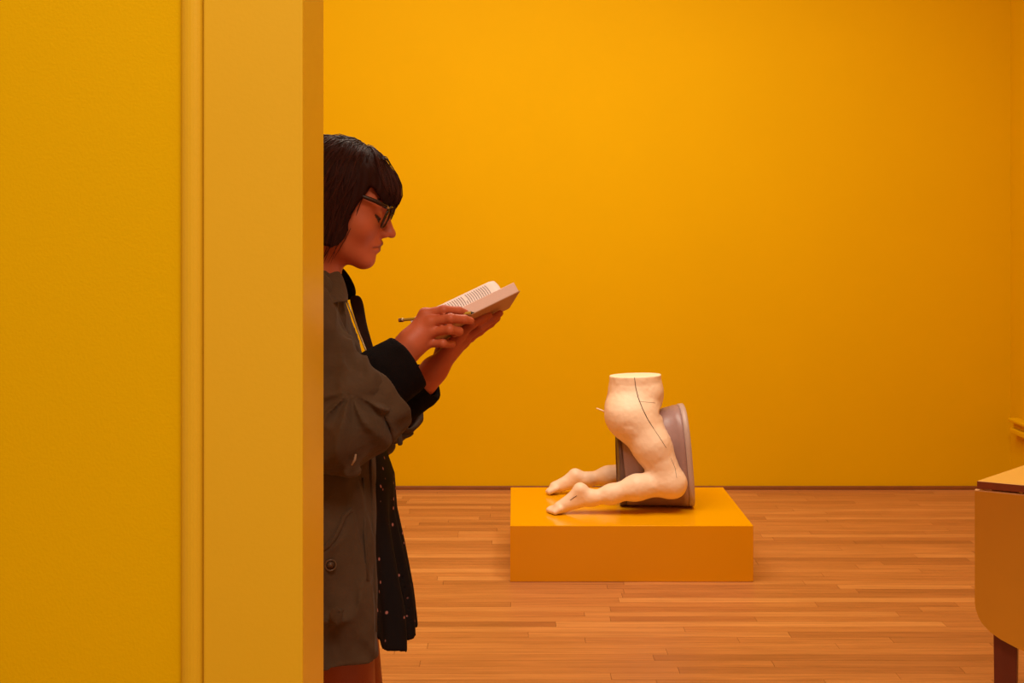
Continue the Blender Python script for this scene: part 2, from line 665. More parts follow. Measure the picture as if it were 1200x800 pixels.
def surface(f, lo, hi, h, slack=1.6):
    """surface nets on the narrow band of the implicit function f"""
    lo, hi = np.asarray(lo, float), np.asarray(hi, float)
    B = 4
    nb = np.ceil((hi - lo) / (h * B * 4)).astype(int)
    g = np.stack(np.meshgrid(*[np.arange(n) for n in nb], indexing='ij'), -1).reshape(-1, 3)
    bs = h * B * 4
    d = f(lo + (g + 0.5) * bs)
    g = g[np.abs(d) < bs * 0.87 * slack]
    sub = np.stack(np.meshgrid(*[np.arange(4)] * 3, indexing='ij'), -1).reshape(-1, 3)
    g = (g[:, None, :] * 4 + sub[None]).reshape(-1, 3)
    bs = h * B
    d = f(lo + (g + 0.5) * bs)
    g = g[np.abs(d) < bs * 0.87 * slack]
    sub = np.stack(np.meshgrid(*[np.arange(B)] * 3, indexing='ij'), -1).reshape(-1, 3)
    cells = (g[:, None, :] * B + sub[None]).reshape(-1, 3)
    n = nb * B * 4 + 2

    def gid(c):
        return (c[:, 0] * n[1] + c[:, 1]) * n[2] + c[:, 2]
    off = np.array([(a, b, c) for a in (0, 1) for b in (0, 1) for c in (0, 1)])
    cid = gid((cells[:, None, :] + off[None]).reshape(-1, 3))
    uid, inv = np.unique(cid, return_inverse=True)
    ux = np.stack([uid // (n[1] * n[2]), (uid // n[2]) % n[1], uid % n[2]], -1)
    val = f(lo + ux * h)
    cv = val[inv].reshape(-1, 8)
    s = cv < 0
    act = s.any(1) & ~s.all(1)
    cells, cv, s = cells[act], cv[act], s[act]
    edges = [(a, b) for a in range(8) for b in range(a + 1, 8) if bin(a ^ b).count('1') == 1]
    acc = np.zeros((len(cells), 3))
    cnt = np.zeros(len(cells))
    for a, b in edges:
        m = s[:, a] != s[:, b]
        t = cv[m, a] / (cv[m, a] - cv[m, b])
        acc[m] += off[a] + t[:, None] * (off[b] - off[a])
        cnt[m] += 1
    V = lo + (cells + acc / cnt[:, None]) * h
    ids = gid(cells)
    o = np.argsort(ids)
    sid = ids[o]

    def find(c):
        q = gid(c)
        k = np.clip(np.searchsorted(sid, q), 0, len(sid) - 1)
        ok = sid[k] == q
        return o[k], ok
    faces = []
    for ax in range(3):
        e = 1 << (2 - ax)
        m = s[:, 0] != s[:, e]
        c = cells[m]
        u, v = np.eye(3, dtype=int)[(ax + 1) % 3], np.eye(3, dtype=int)[(ax + 2) % 3]
        i0 = np.nonzero(m)[0]
        i1, k1 = find(c - u)
        i2, k2 = find(c - u - v)
        i3, k3 = find(c - v)
        ok = k1 & k2 & k3
        q = np.stack([i0, i1, i2, i3], -1)
        flip = ~s[m, 0]
        q[flip] = q[flip][:, ::-1]
        faces.append(q[ok])
    return V, np.concatenate(faces)


def np_mesh(name, V, Q, material, parent=None, tint=None):
    me = bpy.data.meshes.new(name)
    me.vertices.add(len(V))
    me.vertices.foreach_set('co', np.ascontiguousarray(V, dtype=np.float32).ravel())
    me.loops.add(len(Q) * 4)
    me.loops.foreach_set('vertex_index', np.ascontiguousarray(Q, dtype=np.int32).ravel())
    me.polygons.add(len(Q))
    me.polygons.foreach_set('loop_start', np.arange(0, len(Q) * 4, 4, dtype=np.int32))
    me.polygons.foreach_set('use_smooth', np.ones(len(Q), dtype=bool))
    me.update(calc_edges=True)
    if tint is not None:
        at = me.color_attributes.new('tint', 'FLOAT_COLOR', 'POINT')
        at.data.foreach_set('color', np.concatenate([tint, np.ones((len(V), 1))], 1).astype(np.float32).ravel())
    me.materials.append(material)
    return link(bpy.data.objects.new(name, me), parent)


def drop_islands(V, Q, keep=None):
    """keep only the largest connected piece"""
    lab = np.arange(len(V))
    while True:
        m = lab[Q].min(1)
        new = lab.copy()
        for k in range(4):
            np.minimum.at(new, Q[:, k], m)
        new = new[new]
        if (new == lab).all(): break
        lab = new
    u, c = np.unique(lab[Q[:, 0]], return_counts=True)
    Q = Q[lab[Q[:, 0]] == u[c.argmax()]]
    used = np.unique(Q)
    mp = np.zeros(len(V), int)
    mp[used] = np.arange(len(used))
    return V[used], mp[Q]


# ------------------------------------------------------------------ the plaster legs
YS = 5.37


def PS(px, py, dy):
    return P(px, py, YS + dy)


def legs_sdf(p):
    d = np.full(len(p), 9.0)
    # trunk: waist column and hips
    zc = PS(745, 439, 0)[2]
    zs = [PS(0, y, 0)[2] for y in (520, 500, 486, 474, 462, 448, 430)]
    cx = [PS(x, 0, 0)[0] for x in (748, 744, 742.5, 742, 743.5, 744.5, 744.5)]
    rx = [0.05, 0.108, 0.122, 0.126, 0.119, 0.116, 0.114]
    ry = [0.06, 0.150, 0.165, 0.160, 0.138, 0.120, 0.114]
    tr = loft(p, zs, cx, [YS] * 7, rx, ry, 2.2)
    tr = smin(tr, ell(p, PS(731, 486, -0.075), (0.080, 0.09, 0.085)), 0.04)   # buttocks
    tr = smin(tr, ell(p, PS(731, 486, 0.075), (0.080, 0.09, 0.085)), 0.04)
    tr = smin(tr, ell(p, PS(759, 458, 0), (0.066, 0.11, 0.06)), 0.03)         # belly
    d = tr
    for s in (-1, 1):
        hip = PS(744, 492, s * 0.085)
        mid = PS(764, 523, s * 0.130)
        knee = PS(786, 566, s * 0.165)
        th = smin(cone(p, hip, mid, 0.098, 0.083), cone(p, mid, knee, 0.083, 0.060), 0.03)
        th = smin(th, ball(p, knee + np.array([0.014, 0, -0.004]), 0.052), 0.03)
        d = smin(d, th, 0.05)
        Y = s * 0.18 + (-0.005 if s < 0 else 0.01)
        if s < 0:
            calf, shin, ank, heel, ball_, toe = (746, 571), (716, 579), (693, 583.5), (680, 573.5), (656, 595), (643.5, 599)
        else:
            calf, shin, ank, heel, ball_, toe = (742, 552), (712, 557), (688, 562), (674, 556.5), (651, 571), (642, 574.5)
        L3 = [knee, PS(*calf, Y), PS(*shin, Y), PS(*ank, Y)]
        lg = chain(p, L3, [0.052, 0.050, 0.036, 0.026], 0.04)
        d = smin(d, lg, 0.035)
        ft = smin(cone(p, PS(*ank, Y), PS(*heel, Y), 0.026, 0.025), cone(p, PS(*ank, Y), PS(*ball_, Y), 0.028, 0.022), 0.03)
        ft = smin(ft, cone(p, PS(*heel, Y), PS(*ball_, Y), 0.023, 0.020), 0.03)
        d = smin(d, ft, 0.025)
        for k in range(5):                    # toes side by side
            off = np.array([0.012 * abs(k - 1) * 0.7, (k - 2) * 0.0145 * s, 0])
            b = PS(*ball_, Y) + np.array([0, (k - 2) * 0.013 * s, 0])
            t = PS(*toe, Y) + off
            t[2] = max(t[2], PZ + 0.012)
            d = smin(d, cone(p, b, t, 0.014, 0.0115 if k else 0.0135), 0.010)
    # crease of the belly and the small dents of the cast surface
    cr = PS(770, 480, 0)
    d = smax(d, -(cone(p, cr + np.array([0.012, -.2, 0.0]), cr + np.array([0.012, .2, 0.0]), 0.012, 0.012)), 0.02)
    d = d + 0.0016 * noise(p * 24, 3) + 0.0007 * noise(p * 70, 4)
    # flat cut at the waist, flat underside
    d = smax(d, (p[:, 2] - zc + 0.045 * (p[:, 1] - YS) - 0.035 * (p[:, 0] - 0.55)) * 0.998, 0.003)
    d = smax(d, (PZ + 0.0005) - p[:, 2], 0.004)
    return d


sc = bpy.data.objects.new('leg_sculpture', None)
sc.location = (0.55, YS, PZ)
link(sc)
tag(sc, 'cream plaster kneeling legs straddling a mauve tub on the yellow plinth', 'sculpture')
V, Q = surface(legs_sdf, (0.08, 4.95, PZ - 0.02), (0.86, 5.8, 0.88), 0.0042)
V, Q = drop_islands(V, Q)
lg = np_mesh('plaster_legs', V, Q, M['wax'], sc)
lg.data.materials.append(M['waxcut'])
ctr = V[Q].mean(1)
idx = (ctr[:, 2] + 0.045 * (ctr[:, 1] - YS) - 0.035 * (ctr[:, 0] - 0.55) > PS(745, 439, 0)[2] - 0.0030).astype(np.int32)
lg.data.polygons.foreach_set('material_index', idx)
LB = BVHTree.FromPolygons([Vector(v) for v in V], [tuple(int(i) for i in q) for q in Q])


def on_legs(pts, r, name, parent):
    out = []
    o = Vector((0, 0, CAMZ))
    for i in range(len(pts) - 1):
        for t in np.linspace(0, 1, 7)[: None if i == len(pts) - 2 else -1]:
            a = np.array(pts[i]) * (1 - t) + np.array(pts[i + 1]) * t
            w = Vector(P(a[0], a[1], 5.0))
            hit = LB.ray_cast(o, (w - o).normalized())
            if hit[0] is not None: out.append(hit[0] + hit[1] * 0.0003)
    n = len(out)
    return tube(name, out, [r * (0.5 + 0.5 * math.sin(math.pi * (0.12 + 0.76 * i / (n - 1)))) for i in range(n)], M['seam'], parent, 6)


on_legs([(743.5, 442), (745, 454), (748, 466), (753, 479), (759, 491), (766, 502)], 0.0020, 'seam', lg)
on_legs([(766, 502), (774, 514), (781, 525)], 0.0012, 'seam', lg)
on_legs([(786, 536), (791, 548), (793, 560)], 0.0009, 'seam', lg)
on_legs([(668, 586), (676, 580.5)], 0.0016, 'seam', lg)
on_legs([(748, 470), (758, 471), (768, 472)], 0.0007, 'seam', lg)
tube('peg', [PS(699, 478.2, -0.02), PS(706, 481, -0.02), PS(716, 486, -0.02)], [0.0028, 0.0035, 0.004], M['wax'], sc, 8)

# tub lying on its side between the legs
rows = []
NR = 48


def ring(px, ytop, lean, rdep, shrink=0.0):
    zt = PS(0, ytop, 0)[2]
    zb = PZ + 0.001
    r = (zt - zb) / 2
    zc = (zt + zb) / 2
    x0 = PS(px, 0, 0)[0]
    out = []
    for k in range(NR):
        a = 2 * math.pi * k / NR
        ca, sa = math.cos(a), math.sin(a)
        e = 0.82 if sa > 0 else 0.5
        zz = zc + (r - shrink) * math.copysign(abs(sa) ** e, sa)
        yy = YS + (rdep - shrink) * math.copysign(abs(ca) ** e, ca)
        out.append((x0 - lean * (zz - zb) / (2 * r), yy, zz))
    return out


prof = [(733.5, 507, 0.030, 0.105, 0.0), (736, 504, 0.030, 0.109, 0.0), (760, 491, 0.033, 0.122, 0.0), (786, 478.5, 0.036, 0.136, 0.0),
        (796, 476, 0.036, 0.138, 0.0), (797, 475.5, 0.036, 0.146, 0.0), (803, 474.5, 0.036, 0.147, 0.0), (804, 474.5, 0.036, 0.147, 0.002),
        (804.5, 473.5, 0.036, 0.150, 0.0), (810, 473, 0.036, 0.151, 0.0), (810.5, 473, 0.036, 0.151, 0.005)]


def loft_rings(rings, cap0, cap1):
    Vv = [v for r in rings for v in r]
    Fc = []
    for i in range(len(rings) - 1):
        for k in range(NR):
            k2 = (k + 1) % NR
            Fc.append((i * NR + k, i * NR + k2, (i + 1) * NR + k2, (i + 1) * NR + k))
    if cap0: Fc.append(tuple(range(NR)))
    if cap1: Fc.append(tuple((len(rings) - 1) * NR + k for k in range(NR))[::-1])
    return Vv, Fc


outer = [ring(*a) for a in prof[:8]]
Vv, Fc = loft_rings(outer, False, False)
tb = mesh_obj('tub', Vv, Fc, M['bin'], sc)
sol = tb.modifiers.new('thickness', 'SOLIDIFY')
sol.thickness = 0.008
sol.offset = -1 if True else 1
Vv, Fc = loft_rings([ring(*a) for a in (prof[7], prof[8], prof[9], prof[10], (810.5, 473, 0.036, 0.151, 0.014), (804, 474, 0.036, 0.151, 0.016))], False, False)
mesh_obj('tub_rim', Vv, Fc, M['binrim'], tb)
Vv, Fc = loft_rings([ring(725.5, 507.5, 0.012, 0.100, 0.0), ring(726.5, 506.5, 0.014, 0.104, 0.0), ring(732.6, 506.2, 0.028, 0.105, 0.0), ring(733.4, 507.6, 0.030, 0.105, 0.002)], True, True)
mesh_obj('tub_base', Vv, Fc, M['bindark'], tb)

# ------------------------------------------------------------------ the reading woman
YW = 2.30


def W(px, py, dy=0.0):
    return P(px, py, YW + dy)


PITCH = math.radians(13)
HF = np.array([math.cos(PITCH), 0, -math.sin(PITCH)])
HL = np.array([0, 1.0, 0])
HU = np.array([math.sin(PITCH), 0, math.cos(PITCH)])
HO = W(395, 246, 0.0)
HM = np.stack([HF, HL, HU], 0)


def to_head(p):
    return (p - HO) @ HM.T


def from_head(q):
    return HO + np.asarray(q, float) @ HM


def sym(q):
    r = q.copy()
    r[:, 1] = np.abs(r[:, 1])
    return r


def cranium(q, g=0.0):
    return ell(q, (-0.006, 0, 0.036), (0.099 + g, 0.074 + g, 0.083 + g))


def head_sdf(q):
    s = sym(q)
    d = cranium(q)
    d = smin(d, ell(q, (0.034, 0, -0.016), (0.057, 0.056, 0.074)), 0.03)
    d = smin(d, cone(s, (0.071, 0.008, -0.079), (-0.006, 0.048, -0.052), 0.016, 0.015), 0.035)   # jaw
    d = smin(d, ell(q, (0.0735, 0, -0.081), (0.0165, 0.019, 0.0145)), 0.016)                       # chin
    d = smin(d, ball(s, (0.056, 0.036, -0.018), 0.023), 0.024)                                      # cheek
    d = smin(d, cone(s, (0.083, 0.010, 0.030), (0.068, 0.046, 0.026), 0.010, 0.009), 0.022)         # brow
    d = smax(d, -ball(s, (0.103, 0.029, 0.008), 0.0165), 0.014)                                     # socket
    d = smin(d, ball(s, (0.0785, 0.030, 0.008), 0.0125), 0.005)                                     # lid over the eye
    n = smin(cone(q, (0.088, 0, 0.020), (0.1090, 0, -0.016), 0.0062, 0.0074), ell(q, (0.1120, 0, -0.0225), (0.0088, 0.0072, 0.0066)), 0.010)
    n = smin(n, ell(s, (0.0985, 0.0105, -0.0255), (0.0095, 0.0055, 0.0070)), 0.007)
    d = smin(d, n, 0.012)
    d = smax(d, -ell(s, (0.1035, 0.0058, -0.0345), (0.005, 0.003, 0.004)), 0.003)                   # nostril
    d = smin(d, ell(q, (0.0815, 0, -0.048), (0.0140, 0.024, 0.018)), 0.012)                          # muzzle
    d = smin(d, cone(s, (0.0955, 0.0, -0.0438), (0.0825, 0.020, -0.0520), 0.0060, 0.0025), 0.005)   # upper lip
    d = smin(d, cone(s, (0.0925, 0.0, -0.0560), (0.0815, 0.018, -0.0550), 0.0068, 0.0025), 0.005)   # lower lip
    d = smax(d, -cone(s, (0.1030, 0.0, -0.0497), (0.0850, 0.022, -0.0545), 0.0024, 0.0014), 0.003)  # mouth line
    d = smin(d, ell(s, (-0.008, 0.074, 0.002), (0.017, 0.008, 0.029)), 0.006)                       # ear
    return d


# --- right hand (nearer the camera), holds the pencil
RW0, RW1 = W(472, 413, -0.085), W(481, 403, -0.085)
R_MCP = [W(498, 368, -0.078), W(505, 377, -0.088), W(505, 389, -0.087), W(498, 402, -0.078)]
R_FING = [
    ([R_MCP[0], W(520, 363, -0.088), W(537, 364, -0.072), W(545, 366, -0.064)], [0.0098, 0.0088, 0.0078, 0.0066]),
    ([R_MCP[1], W(528, 373, -0.104), W(544, 374, -0.088), W(552, 376, -0.078)], [0.0100, 0.0090, 0.0080, 0.0068]),
    ([R_MCP[2], W(527, 386, -0.106), W(538, 388, -0.086), W(532, 391, -0.068)], [0.0095, 0.0087, 0.0077, 0.0066]),
    ([R_MCP[3], W(519, 402, -0.094), W(529, 403, -0.076), W(523, 404, -0.060)], [0.0085, 0.0077, 0.0069, 0.0060]),
]
R_THUMB = ([W(484, 396, -0.058), W(504, 379, -0.040), W(524, 369, -0.046), W(538, 367, -0.054)], [0.014, 0.0115, 0.0098, 0.0075])
# --- left hand, carries the book from below
LW0, LW1 = W(496, 448, 0.060), W(508, 434, 0.056)
L_MCP = [W(540, 391, 0.004), W(544, 396, 0.024), W(543, 401, 0.044), W(538, 405, 0.062)]
L_FING = [
    ([L_MCP[0], W(553, 380, -0.010), W(565, 373, 0.002), W(573, 369, 0.012)], [0.0095, 0.0086, 0.0078, 0.0066]),
    ([L_MCP[1], W(563, 383, 0.008), W(577, 374, 0.018), W(586, 367, 0.028)], [0.0098, 0.0088, 0.0078, 0.0066]),
    ([L_MCP[2], W(562, 388, 0.038), W(575, 379, 0.046), W(583, 373, 0.056)], [0.0092, 0.0084, 0.0075, 0.0064]),
    ([L_MCP[3], W(552, 396, 0.068), W(561, 389, 0.078), W(568, 383, 0.086)], [0.0082, 0.0075, 0.0067, 0.0058]),
]
L_THUMB = ([W(514, 420, 0.085), W(520, 398, 0.112), W(530, 383, 0.118), W(540, 372, 0.112)], [0.013, 0.0115, 0.0098, 0.0078])
R_SH, R_EL = W(352, 352, -0.155), W(398, 515, -0.205)
L_SH, L_EL = W(352, 352, 0.155), W(412, 520, 0.195)


def hand_sdf(p, w0, w1, mcp, fing, thumb):
    d = cone(p, w0, w1, 0.0265, 0.0245)
    pal = None
    for i, m in enumerate(mcp):
        f = (i - 1.5) / 1.5
        a = w1 + (mcp[3] - mcp[0]) * 0.16 * f
        e = cone(p, a, m, 0.0165, 0.0112)
        pal = e if pal is None else smin(pal, e, 0.012)
    d = smin(d, pal, 0.02)
    th = chain(p, thumb[0], thumb[1], 0.006)
    d = smin(d, th, 0.012)
    fs = None
    for pts, rad in fing:
        e = chain(p, pts, rad, 0.003)
        for j in (1, 2):
            e = smin(e, ball(p, pts[j], rad[j] * 0.99), 0.003)
        e = smin(e, ball(p, pts[0], rad[0] * 1.06), 0.004)
        fs = e if fs is None else smin(fs, e, 0.0012)
    return smin(d, fs, 0.007)


HANDBOX_LO, HANDBOX_HI = W(455, 470, -0.16), W(600, 345, 0.15)
NECK0, NECK1 = W(374, 288, 0), W(362, 345, 0)
HIPZ = W(0, 590)[2]
FOOTX = W(414, 0)[0]


def bbox_eval(p, d, lo, hi, fn, k, pad=0.05):
    lo, hi = np.minimum(lo, hi) - pad, np.maximum(lo, hi) + pad
    m = ((p > lo) & (p < hi)).all(1)
    if m.any():
        d = d.copy()
        d[m] = smin(d[m], fn(p[m]), k)
    return d


def person_sdf(p):
    # trunk
    d = chain(p, [W(386, 600), W(370, 505), W(346, 420), W(354, 356)], [0.115, 0.095, 0.105, 0.075], 0.05)
    q = p.copy()
    q[:, 1] = YW + (q[:, 1] - YW) * 0.72
    d = chain(q, [W(378, 600), W(368, 505), W(346, 420), W(354, 360)], [0.100, 0.085, 0.098, 0.066], 0.06)
    d = smin(d, cone(p, R_SH, L_SH, 0.042, 0.042), 0.04)
    d = smin(d, cone(p, NECK0, NECK1, 0.0500, 0.056), 0.03)
    # arms
    for sh, el, w0 in ((R_SH, R_EL, RW0), (L_SH, L_EL, LW0)):
        d = smin(d, cone(p, sh, el, 0.047, 0.038), 0.03)
        d = smin(d, cone(p, el, w0, 0.038, 0.0265), 0.015)
    # legs and feet
    for s in (-1, 1):
        hip = W(384, 610, s * 0.085)
        knee = np.array([FOOTX, YW + s * 0.085, 0.47])
        ank = np.array([FOOTX - 0.03, YW + s * 0.09, 0.085])
        toe = ank + np.array([0.15, s * 0.02, -0.062])
        d = smin(d, cone(p, hip, knee, 0.080, 0.056), 0.03)
        d = smin(d, chain(p, [knee, knee * 0.65 + ank * 0.35 + np.array([-.012, 0, 0]), ank], [0.056, 0.056, 0.036], 0.03), 0.03)
        d = smin(d, cone(p, ank + np.array([-0.03, 0, -0.05]), toe, 0.032, 0.022), 0.03)
    d = bbox_eval(p, d, W(330, 330, -.1), W(480, 165, .1), lambda r: head_sdf(to_head(r)), 0.022)
    d = bbox_eval(p, d, HANDBOX_LO, HANDBOX_HI, lambda r: hand_sdf(r, RW0, RW1, R_MCP, R_FING, R_THUMB), 0.008)
    d = bbox_eval(p, d, HANDBOX_LO, HANDBOX_HI, lambda r: hand_sdf(r, LW0, LW1, L_MCP, L_FING, L_THUMB), 0.008)
    return d


V, Q = surface(person_sdf, (-0.72, 1.95, -0.01), (0.06, 2.66, 1.70), 0.0026)
V, Q = drop_islands(V, Q)
SKIN = np.array([0.50, 0.106, 0.043])
tint = np.tile(SKIN, (len(V), 1)) * (1 + 0.06 * noise(V * 45, 9))[:, None]
hq = sym(to_head(V))


def paint(mask, col):
    tint[mask] = col


lipd = np.minimum(cone(hq, (0.0955, 0, -0.0440), (0.0825, 0.020, -0.0535), 0.0055, 0.0025), cone(hq, (0.0925, 0, -0.0555), (0.0815, 0.018, -0.0565), 0.0062, 0.0025))
paint((lipd < 0.0012) & (hq[:, 0] > 0.07), (0.30, 0.080, 0.050))
paint(cone(hq, (0.0775, 0.045, 0.0085), (0.0900, 0.029, -0.0015), 0.0034, 0.0052) < 0.0, (0.030, 0.010, 0.008))    # lashes of the lowered lid, widened with painted eye-socket shade
paint(cone(hq, (0.092, 0.014, 0.0335), (0.076, 0.046, 0.036), 0.0038, 0.003) < 0.002, (0.05, 0.018, 0.012))     # eyebrow
tint[V[:, 2] < 0.80] *= np.array([0.55, 0.5, 0.5])      # sheer dark tights
for fing in (R_FING, L_FING):
    for pts, rad in fing:
        tip = pts[3]
        m = ball(V, tip + (pts[3] - pts[2]) * 0.15 + np.array([0, 0, 0.006]), 0.0058) < 0
        paint(m, SKIN * np.array([1.25, 1.2, 1.2]))
person = np_mesh('person', V, Q, M['skin'], None, tint)
tag(person, 'woman in an olive-brown coat reading a book, pencil in hand, beside the doorway', 'person')

# ---- hair: bob with a side-swept fringe
HEM = -0.068


def hair_sdf(p):
    q = to_head(p)
    x, yv, z = q[:, 0], q[:, 1], q[:, 2]
    ay = np.abs(yv)
    cap = cranium(q, 0.0135)
    cap = smin(cap, ell(q, (-0.010, 0, 0.062), (0.094, 0.080, 0.074)), 0.02)
    # hanging curtain down to the jaw, on the sides and behind
    u3, v3 = np.abs(x + 0.028) / (0.088 - 0.12 * np.maximum(z - 0.04, 0)), ay / (0.0885 - 0.12 * np.maximum(z - 0.03, 0))
    cur = ((u3 ** 3 + v3 ** 3) ** (1 / 3) - 1) * 0.085
    cur = smax(cur, z - 0.085, 0.03)
    d = smin(cap, cur, 0.03)
    # the face stays free: front edge of the curtain slants from the temple back to the jaw
    edge = np.interp(z, [-0.072, -0.060, -0.045, 0.0, 0.037, 0.06], [0.012, 0.028, 0.036, 0.036, 0.050, 0.060]) + 0.003 * noise(q * 60, 8)
    # below the fringe line and in front of the edge
    line = 0.060 - 0.10 * np.clip(x - 0.055, 0, 1)
    cut = np.minimum(x - edge, line - z)
    d = smax(d, cut, 0.006)
    # fringe falling over the brow
    fr = ell(q, (0.048, 0.0, 0.048), (0.0660, 0.064, 0.054))
    fr = smax(fr, -(x - 0.070), 0.004)
    fr = smax(fr, (0.013 + 1.15 * np.maximum(0.106 - x, 0)) - z, 0.004)
    d = smin(d, fr, 0.010)
    # open underside of the curtain: hem
    hem = HEM - 0.10 * np.clip(-x, 0, 0.1) + 0.004 * noise(q * 120, 7)
    d = smax(d, hem - z, 0.006)
    d = smax(d, -(ell(q, (0.000, 0, -0.060), (0.100, 0.070, 0.062))), 0.006)
    an = np.arctan2(yv, x + 0.01)
    d = d + 0.0012 * np.sin(an * 44 + 3 * noise(q * 30, 5)) * np.clip((0.13 - z) * 14, 0.2, 1) + 0.0016 * noise(q * np.array([55, 55, 16]), 6)
    return d


V, Q = surface(hair_sdf, from_head((-.15, -.13, -.16)) - 0.02, from_head((.16, .13, .16)) + 0.03, 0.0028)
V, Q = drop_islands(V, Q)
hair = np_mesh('hair', V, Q, M['hairbase'], person)
HB = BVHTree.FromPolygons([Vector(v) for v in V], [tuple(int(i) for i in q) for q in Q])
# single strands laid over the hair and a few flyaways
rs = random.Random(11)
SV, SF = [], []


def add_strand(pts, r):
    v, f = tube_data(pts, [r * 0.8] + [r] * (len(pts) - 2) + [r * 0.3], 4, False, False)
    o = len(SV)
    SV.extend(v)
    SF.extend([tuple(i + o for i in q) for q in f])


for i in range(1500):
    fringe = rs.random() < 0.28
    if fringe:
        a0 = rs.uniform(-1.1, 1.1)
        start = np.array([0.02, 0.02, 0.125])
        end = np.array([0.118 * math.cos(a0 * 0.62), 0.07 * math.sin(a0), 0.030 + 0.03 * abs(a0) ** 2 + rs.uniform(-0.004, 0.008)])
        mid = np.array([0.085 * math.cos(a0), 0.055 * math.sin(a0), 0.11])
    else:
        a0 = rs.choice((-1, 1)) * rs.uniform(0.95, 3.1)
        start = np.array([0.015 + 0.03 * rs.uniform(-1, .6), 0.02 + rs.uniform(-.01, .01), 0.128])
        rr = 0.105
        end = np.array([rr * math.cos(a0) - 0.03, 0.10 * math.sin(a0), HEM - 0.10 * max(0, min(.1, -rr * math.cos(a0) + .03)) + rs.uniform(-0.008, 0.022)])
        end[0] = min(end[0], 0.022)
        mid = np.array([0.085 * math.cos(a0) - 0.012, 0.105 * math.sin(a0), 0.085])
    pts = []
    n = 9
    lift = rs.uniform(0.0004, 0.0022) if rs.random() < .93 else rs.uniform(0.002, 0.006)
    for k in range(n):
        t = k / (n - 1)
        q = start * (1 - t) ** 2 + mid * 2 * t * (1 - t) + end * t * t
        w = Vector(from_head(q))
        hit = HB.find_nearest(w)
        if hit[0] is not None and (hit[0] - w).length < 0.05:
            nn = hit[1]
            w = hit[0] + nn * (lift * (0.3 + math.sin(math.pi * t)))
        pts.append(w)
    add_strand(pts, rs.uniform(0.0005, 0.0009))
# flyaway wisps on the crown and thin locks falling over the cheek
for i in range(60):
    x0 = rs.uniform(-0.05, 0.06)
    q0 = np.array([x0, rs.uniform(-0.03, 0.0), 0.130 - 1.2 * max(0, x0) ** 1.5])
    dx = rs.uniform(0.018, 0.035) * rs.choice((-1, 1, 1))
    hgt = rs.uniform(0.005, 0.014)
    pts = [Vector(from_head(q0 + np.array([dx * t, 0.0, hgt * math.sin(math.pi * t) - 0.012 * t]))) for t in np.linspace(0, 1, 7)]
    add_strand(pts, 0.0008)
for i in range(9):
    yo = -0.066 - rs.uniform(0, 0.004)
    x0 = rs.uniform(0.028, 0.052)
    pts = [Vector(from_head((x0 - 0.030 * t + 0.006 * math.sin(3 * t + i), yo + 0.010 * t, 0.045 - (0.135 + 0.01 * (i % 3)) * t))) for t in np.linspace(0, 1, 8)]
    add_strand(pts, 0.0005)
strands = mesh_obj('hair_strands', SV, SF, M['hair'], hair)
strands['kind'] = 'stuff'

# ---- dress
DZ0 = W(0, 744)[2]


def fold(p, f, seed):
    return noise(p * np.array(f), seed)


def dress_solid(p, g=0.0):
    zs = [W(0, y)[2] for y in (750, 700, 640, 600, 560, 520, 470, 420, 370, 335)]
    cx = [W(x, 0)[0] for x in (414, 410, 404, 400, 396, 380, 368, 350, 350, 356)]
    rx = [0.116, 0.112, 0.108, 0.103, 0.108, 0.112, 0.096, 0.100, 0.080, 0.06]
    ry = [0.215, 0.200, 0.185, 0.175, 0.165, 0.150, 0.142, 0.150, 0.12, 0.08]
    an = np.arctan2(p[:, 1] - YW, p[:, 0] - np.interp(p[:, 2], zs, cx))
    d = loft(p, zs, cx, [YW] * 10, np.array(rx) + g, np.array(ry) + g, 2.2)
    amp = np.clip((W(0, 560)[2] - p[:, 2]) * 4.5, 0, 1)
    return d + amp * (0.010 * np.sin(an * 11 + 4 * noise(p * np.array([3, 3, 5]), 21)) + 0.006 * fold(p, (20, 20, 5), 22))


def dress_sdf(p):
    d = dress_solid(p)
    d = smax(d, -(d + 0.006), 0.002)
    hem = DZ0 + 0.010 * noise(p * 14, 24) + 0.09 * np.clip((YW - 0.10 - p[:, 1]) * 8, 0, 1)
    return smax(d, hem - p[:, 2], 0.004)


V, Q = surface(dress_sdf, (-0.75, 1.98, DZ0 - 0.05), (0.0, 2.65, 1.42), 0.0040)
V, Q = drop_islands(V, Q)
dress = np_mesh('dress', V, Q, M['dress'], person)

# ---- coat
CZ0 = W(0, 778, -.24)[2]


def coat_front(z):
    """x of the coat's front edge at height z"""
    ys = (790, 740, 680, 600, 520, 470, 420, 385, 355, 335)
    xs = (447, 445, 443, 439, 435, 437, 433, 419, 406, 400)
    return np.interp(z, [W(0, a, -.15)[2] for a in ys], [W(b, 0, -.13)[0] for b in xs])


